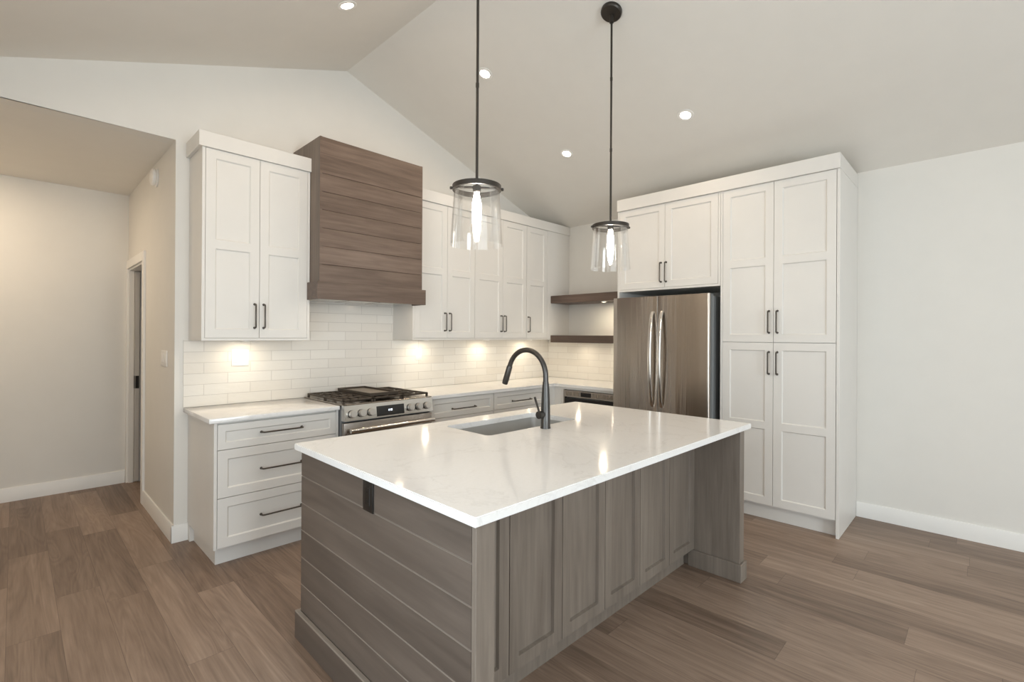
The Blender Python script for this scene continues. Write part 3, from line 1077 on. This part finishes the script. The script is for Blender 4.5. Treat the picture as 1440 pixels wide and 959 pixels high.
# island countertop with the sink cut-out
SX0, SX1, SY0, SY1 = 0.772, 1.500, 0.797, 1.158
bm = bmesh.new()
def slab_ring(z):
    o = [(0, 0), (IL, 0), (IL, IW), (0, IW)]
    r = 0.03
    i = []
    for cx_, cy_, q in ((SX1 - r, SY0 + r, -PI / 2), (SX1 - r, SY1 - r, 0), (SX0 + r, SY1 - r, PI / 2), (SX0 + r, SY0 + r, PI)):
        for k in range(5):
            a = q + k / 4 * PI / 2
            i.append((cx_ + r * math.cos(a), cy_ + r * math.sin(a)))
    return [bm.verts.new((x, y, z)) for x, y in o], [bm.verts.new((x, y, z)) for x, y in i]
oT, iT = slab_ring(0.914)
oB, iB = slab_ring(0.8840)
n = len(iT)
corner_at = [3, 0, 1, 2]   # which outer corner each inner arc looks to (arcs start at SX1,SY0)
outer_for = [1, 2, 3, 0]
for O, I_, flip in ((oT, iT, False), (oB, iB, True)):
    for arc in range(4):
        oc = O[outer_for[arc]]
        for k in range(4):
            f = (oc, I_[arc * 5 + k + 1], I_[arc * 5 + k])
            bm.faces.new(f[::-1] if flip else f)
        nx = (arc + 1) % 4
        f = (oc, O[outer_for[nx]], I_[nx * 5], I_[arc * 5 + 4])
        bm.faces.new(f[::-1] if flip else f)
for k in range(4):
    bm.faces.new((oB[k], oB[(k + 1) % 4], oT[(k + 1) % 4], oT[k]))
for k in range(n):
    bm.faces.new((iT[k], iT[(k + 1) % n], iB[(k + 1) % n], iB[k]))
bmesh.ops.recalc_face_normals(bm, faces=bm.faces)
ed = [e for e in bm.edges if all(v in oT + oB for v in e.verts)]
bmesh.ops.bevel(bm, geom=ed, offset=0.0035, segments=2, affect='EDGES')
solo('island_countertop', bm, M['quartz'], 'large white quartz countertop on the wooden island', 'countertop', (IL / 2, IW / 2, 0.884), FI)

# sink
t = thing('kitchen_sink', 'undermount stainless sink set into the island countertop', 'sink', ((SX0 + SX1) / 2, (SY0 + SY1) / 2, 0.64), FI)
bm = bmesh.new()
def rr(x0, x1, y0, y1, r, z):
    out = []
    for cx_, cy_, q in ((x1 - r, y0 + r, -PI / 2), (x1 - r, y1 - r, 0), (x0 + r, y1 - r, PI / 2), (x0 + r, y0 + r, PI)):
        for k in range(5):
            a = q + k / 4 * PI / 2
            out.append(bm.verts.new((cx_ + r * math.cos(a), cy_ + r * math.sin(a), z)))
    return out
e = 0.003
rings = [rr(SX0 - 0.02, SX1 + 0.02, SY0 - 0.02, SY1 + 0.02, 0.03, 0.8835), rr(SX0 - e, SX1 + e, SY0 - e, SY1 + e, 0.03, 0.8835),
         rr(SX0, SX1, SY0, SY1, 0.03, 0.70), rr(SX0 + 0.02, SX1 - 0.02, SY0 + 0.02, SY1 - 0.02, 0.03, 0.68)]
for A_, B_ in zip(rings, rings[1:]):
    for k in range(20):
        bm.faces.new((A_[k], A_[(k + 1) % 20], B_[(k + 1) % 20], B_[k]))
bm.faces.new(rings[-1])
part('bowl', bm, M['sink'], t)
bm = bmesh.new(); lathe(bm, [(0, 0.6805), (0.045, 0.6805), (0.045, 0.684), (0.03, 0.684), (0.028, 0.681), (0, 0.681)], ((SX0 + SX1) / 2, (SY0 + SY1) / 2, 0), seg=24)
part('drain', bm, M['steel_bright'], t)

# faucet
FX, FY = 1.140, 0.737
t = thing('kitchen_faucet', 'dark gunmetal gooseneck faucet standing behind the island sink', 'faucet', (FX, FY, 0.9142), FI)
bm = bmesh.new()
lathe(bm, [(0, 0.9142), (0.0285, 0.9142), (0.0285, 0.920), (0.0265, 0.924), (0.0255, 1.02), (0.0205, 1.13), (0.0165, 1.17), (0, 1.17)], (FX, FY, 0), seg=28)
part('body', bm, M['faucet'], t)
R_ = 0.145
top = 1.357 - 0.015
czz = top - R_
pts = [(FX, FY, 1.165), (FX, FY, 1.19)]
for k in range(0, 25):
    a = PI - k / 24 * (PI * 0.90)
    pts.append((FX, FY + R_ + R_ * math.cos(a), czz + R_ * math.sin(a)))
last, prv = Vector(pts[-1]), Vector(pts[-2])
dirn = (last - prv).normalized()
bm = bmesh.new()
tube(bm, pts, 0.0145, 16)
part('spout', bm, M['faucet'], t)
bm = bmesh.new()
h0 = last - dirn * 0.002
tip = h0 + dirn * 0.115
tube(bm, [h0, h0 + dirn * 0.004, h0 + dirn * 0.06, h0 + dirn * 0.095, tip], [0.0155, 0.0172, 0.018, 0.0185, 0.017], 18)
part('spray_head', bm, M['faucet'], t)
bm = bmesh.new()
tube(bm, [(FX - 0.018, FY, 0.992), (FX - 0.040, FY, 0.992), (FX - 0.058, FY, 0.992)], [0.0165, 0.021, 0.021], 18)
tube(bm, [(FX - 0.052, FY, 1.008), (FX - 0.070, FY, 1.05), (FX - 0.088, FY, 1.092)], [0.0058, 0.0058, 0.0062], 12)
part('lever', bm, M['faucet'], t)

# black outlet on the island end
def outlet(name, label, a0, a1, z0, z1, yf, mplate, minsert, gangs, fr, kinds, group=None):
    t = thing(name, label, 'outlet' if 'outlet' in name else 'switch', ((a0 + a1) / 2, yf, z0), fr, group)
    pl_ = part('cover_plate', B(a0, a1, yf - 0.006, yf - 0.0004, z0, z1, bev=0.0018, seg=2), mplate, t)
    gw = (a1 - a0) / gangs
    for k in range(gangs):
        m = a0 + gw * (k + 0.5)
        bm = bmesh.new()
        zc = (z0 + z1) / 2
        if kinds[k] == 's':
            box(bm, m - 0.0165, m + 0.0165, yf - 0.0085, yf - 0.0058, zc - 0.033, zc + 0.033, 0.001)
            part('rocker', bm, minsert, pl_)
        else:
            box(bm, m - 0.0165, m + 0.0165, yf - 0.0075, yf - 0.0058, zc - 0.033, zc + 0.033, 0.001)
            for zz in (zc + 0.017, zc - 0.017):
                for dx in (-0.0065, 0.0065):
                    box(bm, m + dx - 0.0011, m + dx + 0.0011, yf - 0.0083, yf - 0.0074, zz - 0.004, zz + 0.005)
            part('receptacle', bm, minsert, pl_)
    return t
FE = FI @ Matrix.Rotation(-PI / 2, 4, 'Z')      # faces -x of the island: a = -y, depth = x
outlet('power_outlet', 'black power outlet set in the shiplap end of the island', -0.686, -0.611, 0.757, 0.872, 0.030, M['black'], M['black'], 1, FE, 'o')
outlet('power_outlet', 'white double outlet and switch plate on the tiles left of the range', -3.603, -3.487, 1.190, 1.309, -0.0105, M['plate'], M['plate'], 2, FH, 'so')
outlet('power_outlet', 'white single outlet plate on the tiles right of the range', -2.003, -1.930, 1.182, 1.298, -0.0105, M['plate'], M['plate'], 1, FH, 'o')
FW = Matrix.Rotation(-PI / 2, 4, 'Z')
outlet('light_switch', 'white wall switch plate in the hall next to the pocket door', -0.405, -0.215, 1.188, 1.303, XH, M['plate'], M['plate'], 3, FW, 'sss')

# smoke alarm
t = thing('smoke_alarm', 'round white smoke alarm high on the hall wall', 'smoke alarm', (XH, 0.62, 2.62))
bm = bmesh.new()
lathe(bm, [(0, 0.0005), (0.070, 0.0005), (0.072, 0.010), (0.066, 0.014), (0, 0.014)], (XH, 0.62, 2.625), (-1, 0, 0), 32)
part('mounting_base', bm, M['plate'], t)
bm = bmesh.new()
lathe(bm, [(0, 0.0142), (0.060, 0.0142), (0.064, 0.022), (0.062, 0.034), (0.050, 0.041), (0.022, 0.043), (0, 0.043)], (XH, 0.62, 2.625), (-1, 0, 0), 32)
part('cover', bm, M['plate'], t)

# ------------------------------------------------------------------ pendants
def pendant(lx, label):
    P = FI @ Vector((lx, 0.707, 0))
    zc = cz(P.x)
    t = thing('pendant_lamp', label, 'pendant lamp', (P.x, P.y, 1.845), FH, 'glass pendants over the island')
    s = 1 if P.x > RIDGE_X else -1
    nrm = Vector((-SLOPE * s, 0, -1)).normalized()
    c0 = Vector((P.x, P.y, zc)) + nrm * 0.001
    bm = bmesh.new()
    lathe(bm, [(0, 0), (0.066, 0), (0.066, 0.018), (0.060, 0.026), (0.02, 0.030), (0, 0.030)], c0, nrm, 32)
    lathe(bm, [(0, 0.0), (0.014, 0.0), (0.014, 0.05), (0, 0.05)], (P.x, P.y, zc - 0.075), (0, 0, 1), 16)
    part('canopy', bm, M['bronze'], t)
    bm = bmesh.new()
    tube(bm, [(P.x, P.y, zc - 0.04), (P.x, P.y, 2.12)], 0.0066, 12)
    for zz in (2.60, 3.05):
        lathe(bm, [(0.0066, -0.012), (0.0082, -0.010), (0.0082, 0.010), (0.0066, 0.012)], (P.x, P.y, zz), seg=14)
    part('rod', bm, M['bronze'], t)
    bm = bmesh.new()
    lathe(bm, [(0.1045, 2.104), (0.1145, 2.104), (0.1145, 2.126), (0.1045, 2.126)], (P.x, P.y, 0), seg=48, close=True)
    ang = math.radians(-40)
    dx, dy = math.cos(ang), math.sin(ang)
    tube(bm, [(P.x - dx * 0.106, P.y - dy * 0.106, 2.118), (P.x + dx * 0.106, P.y + dy * 0.106, 2.118)], 0.006, 10)
    for sgn in (-1, 1):
        lathe(bm, [(0, 0), (0.006, 0), (0.008, 0.006), (0.006, 0.013), (0, 0.014)], (P.x + sgn * dx * 0.113, P.y + sgn * dy * 0.113, 2.113), (sgn * dx, sgn * dy, 0), 12)
    part('ring', bm, M['bronze'], t)
    bm = bmesh.new()
    lathe(bm, [(0, 2.126), (0.019, 2.126), (0.019, 2.102), (0.015, 2.096), (0, 2.096)], (P.x, P.y, 0), seg=20)
    part('socket', bm, M['bronze'], t)
    bm = bmesh.new()
    lathe(bm, [(0, 2.0955), (0.013, 2.0955), (0.014, 2.075), (0.021, 2.045), (0.022, 1.99), (0.018, 1.945), (0.0135, 1.915), (0.010, 1.893), (0, 1.887)], (P.x, P.y, 0), seg=20)
    part('bulb', bm, M['bulb'], t)
    bm = bmesh.new()
    prof = [(0.1035, 2.118), (0.1075, 2.05), (0.1150, 1.93), (0.1205, 1.850), (0.1225, 1.846), (0.1240, 1.846), (0.1235, 1.851), (0.1180, 1.93), (0.1105, 2.05), (0.1060, 2.118)]
    lathe(bm, prof, (P.x, P.y, 0), seg=56, close=True)
    part('glass_shade', bm, M['glass'], t, 'clear glass shade')
pendant(0.607, 'clear glass pendant lamp nearest the range hood, left of the two')
pendant(1.720, 'clear glass pendant lamp nearest the refrigerator, right of the two')

# ------------------------------------------------------------------ recessed ceiling lights
def downlight(x, y, label, power=None):
    z = cz(x)
    s = 1 if x > RIDGE_X else -1
    nrm = Vector((-SLOPE * s, 0, -1)).normalized()
    c0 = Vector((x, y, z))
    t = thing('recessed_light', label, 'ceiling light', c0 + nrm * 0.001, FH, 'recessed ceiling lights')
    bm = bmesh.new()
    lathe(bm, [(0.040, 0.0012), (0.062, 0.0012), (0.061, 0.005), (0.050, 0.007), (0.040, 0.005)], c0, nrm, 32, close=True)
    part('trim_ring', bm, M['plate'], t)
    bm = bmesh.new()
    lathe(bm, [(0, 0.0015), (0.0395, 0.0015), (0.0395, 0.0045), (0, 0.0055)], c0, nrm, 32)
    part('lens', bm, M['lens'], t)
    area_light('recessed_light_beam', c0 + nrm * 0.012, nrm, 0.085, 0.085, P_DOWN if power is None else power, WARM, 'DISK', math.radians(172))
downlight(-3.247, -1.053, 'recessed ceiling light on the left slope, at the top edge of the photo')
downlight(-2.123, -1.121, 'recessed ceiling light just beside the rod of the left pendant')
downlight(-1.106, -1.147, 'recessed ceiling light between the two pendant rods, nearest the corner')
downlight(-1.106, -2.299, 'recessed ceiling light right of the right pendant, over the pantry doors')

REAR = ((-4.32, -1.12, 'recessed ceiling light on the left slope just before the hall opening'),
        (-4.32, -2.30, 'recessed ceiling light on the left slope above the walkway beside the island'),
        (-4.32, -5.20, 'recessed ceiling light on the left slope further back over the living room'),
        (-1.106, -6.20, 'recessed ceiling light on the right slope by the living room windows'))
for x, y, lab in REAR:  # extra fixtures out of view, added only as fill
    downlight(x, y, lab, P_REAR)

# hall downlight (its glow falls on the hall's back wall)
t = thing('recessed_light', 'recessed ceiling light in the hall ceiling left of the kitchen', 'ceiling light', (-5.15, 1.15, HALL_Z - 0.001), FH, 'hall ceiling light')
bm = bmesh.new()
lathe(bm, [(0.040, HALL_Z - 0.006), (0.062, HALL_Z - 0.005), (0.062, HALL_Z - 0.001), (0.040, HALL_Z - 0.001)], (-5.15, 1.15, 0), seg=32, close=True)
part('trim_ring', bm, M['plate'], t)
bm = bmesh.new()
lathe(bm, [(0, HALL_Z - 0.005), (0.0395, HALL_Z - 0.005), (0.0395, HALL_Z - 0.0015), (0, HALL_Z - 0.0015)], (-5.15, 1.15, 0), seg=32)
part('lens', bm, M['lens'], t)
area_light('recessed_light_beam', (-5.15, 1.15, HALL_Z - 0.012), (0, 0, -1), 0.085, 0.085, P_HALL, (1.0, 0.80, 0.58), 'DISK')

# ------------------------------------------------------------------ puck lights under cabinets and shelves
def puck(x, y, z, label, gain=1.0):
    t = thing('puck_light', label, 'cabinet light', (x, y, z - 0.0005), FH, 'puck lights under cabinets and shelves')
    bm = bmesh.new()
    lathe(bm, [(0.024, z - 0.001), (0.034, z - 0.001), (0.033, z - 0.009), (0.024, z - 0.010)], (x, y, 0), seg=24, close=True)
    part('housing', bm, M['plate'], t)
    bm = bmesh.new()
    lathe(bm, [(0, z - 0.0012), (0.0235, z - 0.0012), (0.0235, z - 0.008), (0, z - 0.0085)], (x, y, 0), seg=24)
    part('lens', bm, M['puck_lens'], t)
    area_light('puck_light_beam', (x, y, z - 0.013), (0, 0, -1), 0.05, 0.05, P_PUCK * gain, AMBER, 'DISK')
puck(-3.55, -0.155, UB0, 'small round light under the wall cabinet left of the hood')
puck(-1.98, -0.155, UB0, 'small round light under the wall cabinets, nearest right of the hood')
puck(-1.20, -0.155, UB0, 'small round light under the middle of the right wall cabinets')
puck(-0.52, -0.155, UB0, 'small round light under the corner wall cabinet behind the faucet')
puck(-0.19, -1.10, 1.349, 'small round light under the lower floating shelf near the refrigerator', 0.9)
puck(-0.19, -0.62, 1.349, 'small round light under the lower floating shelf near the corner', 0.7)
puck(-0.25, -1.00, 1.803, 'small round light under the upper floating shelf near the refrigerator', 2.3)
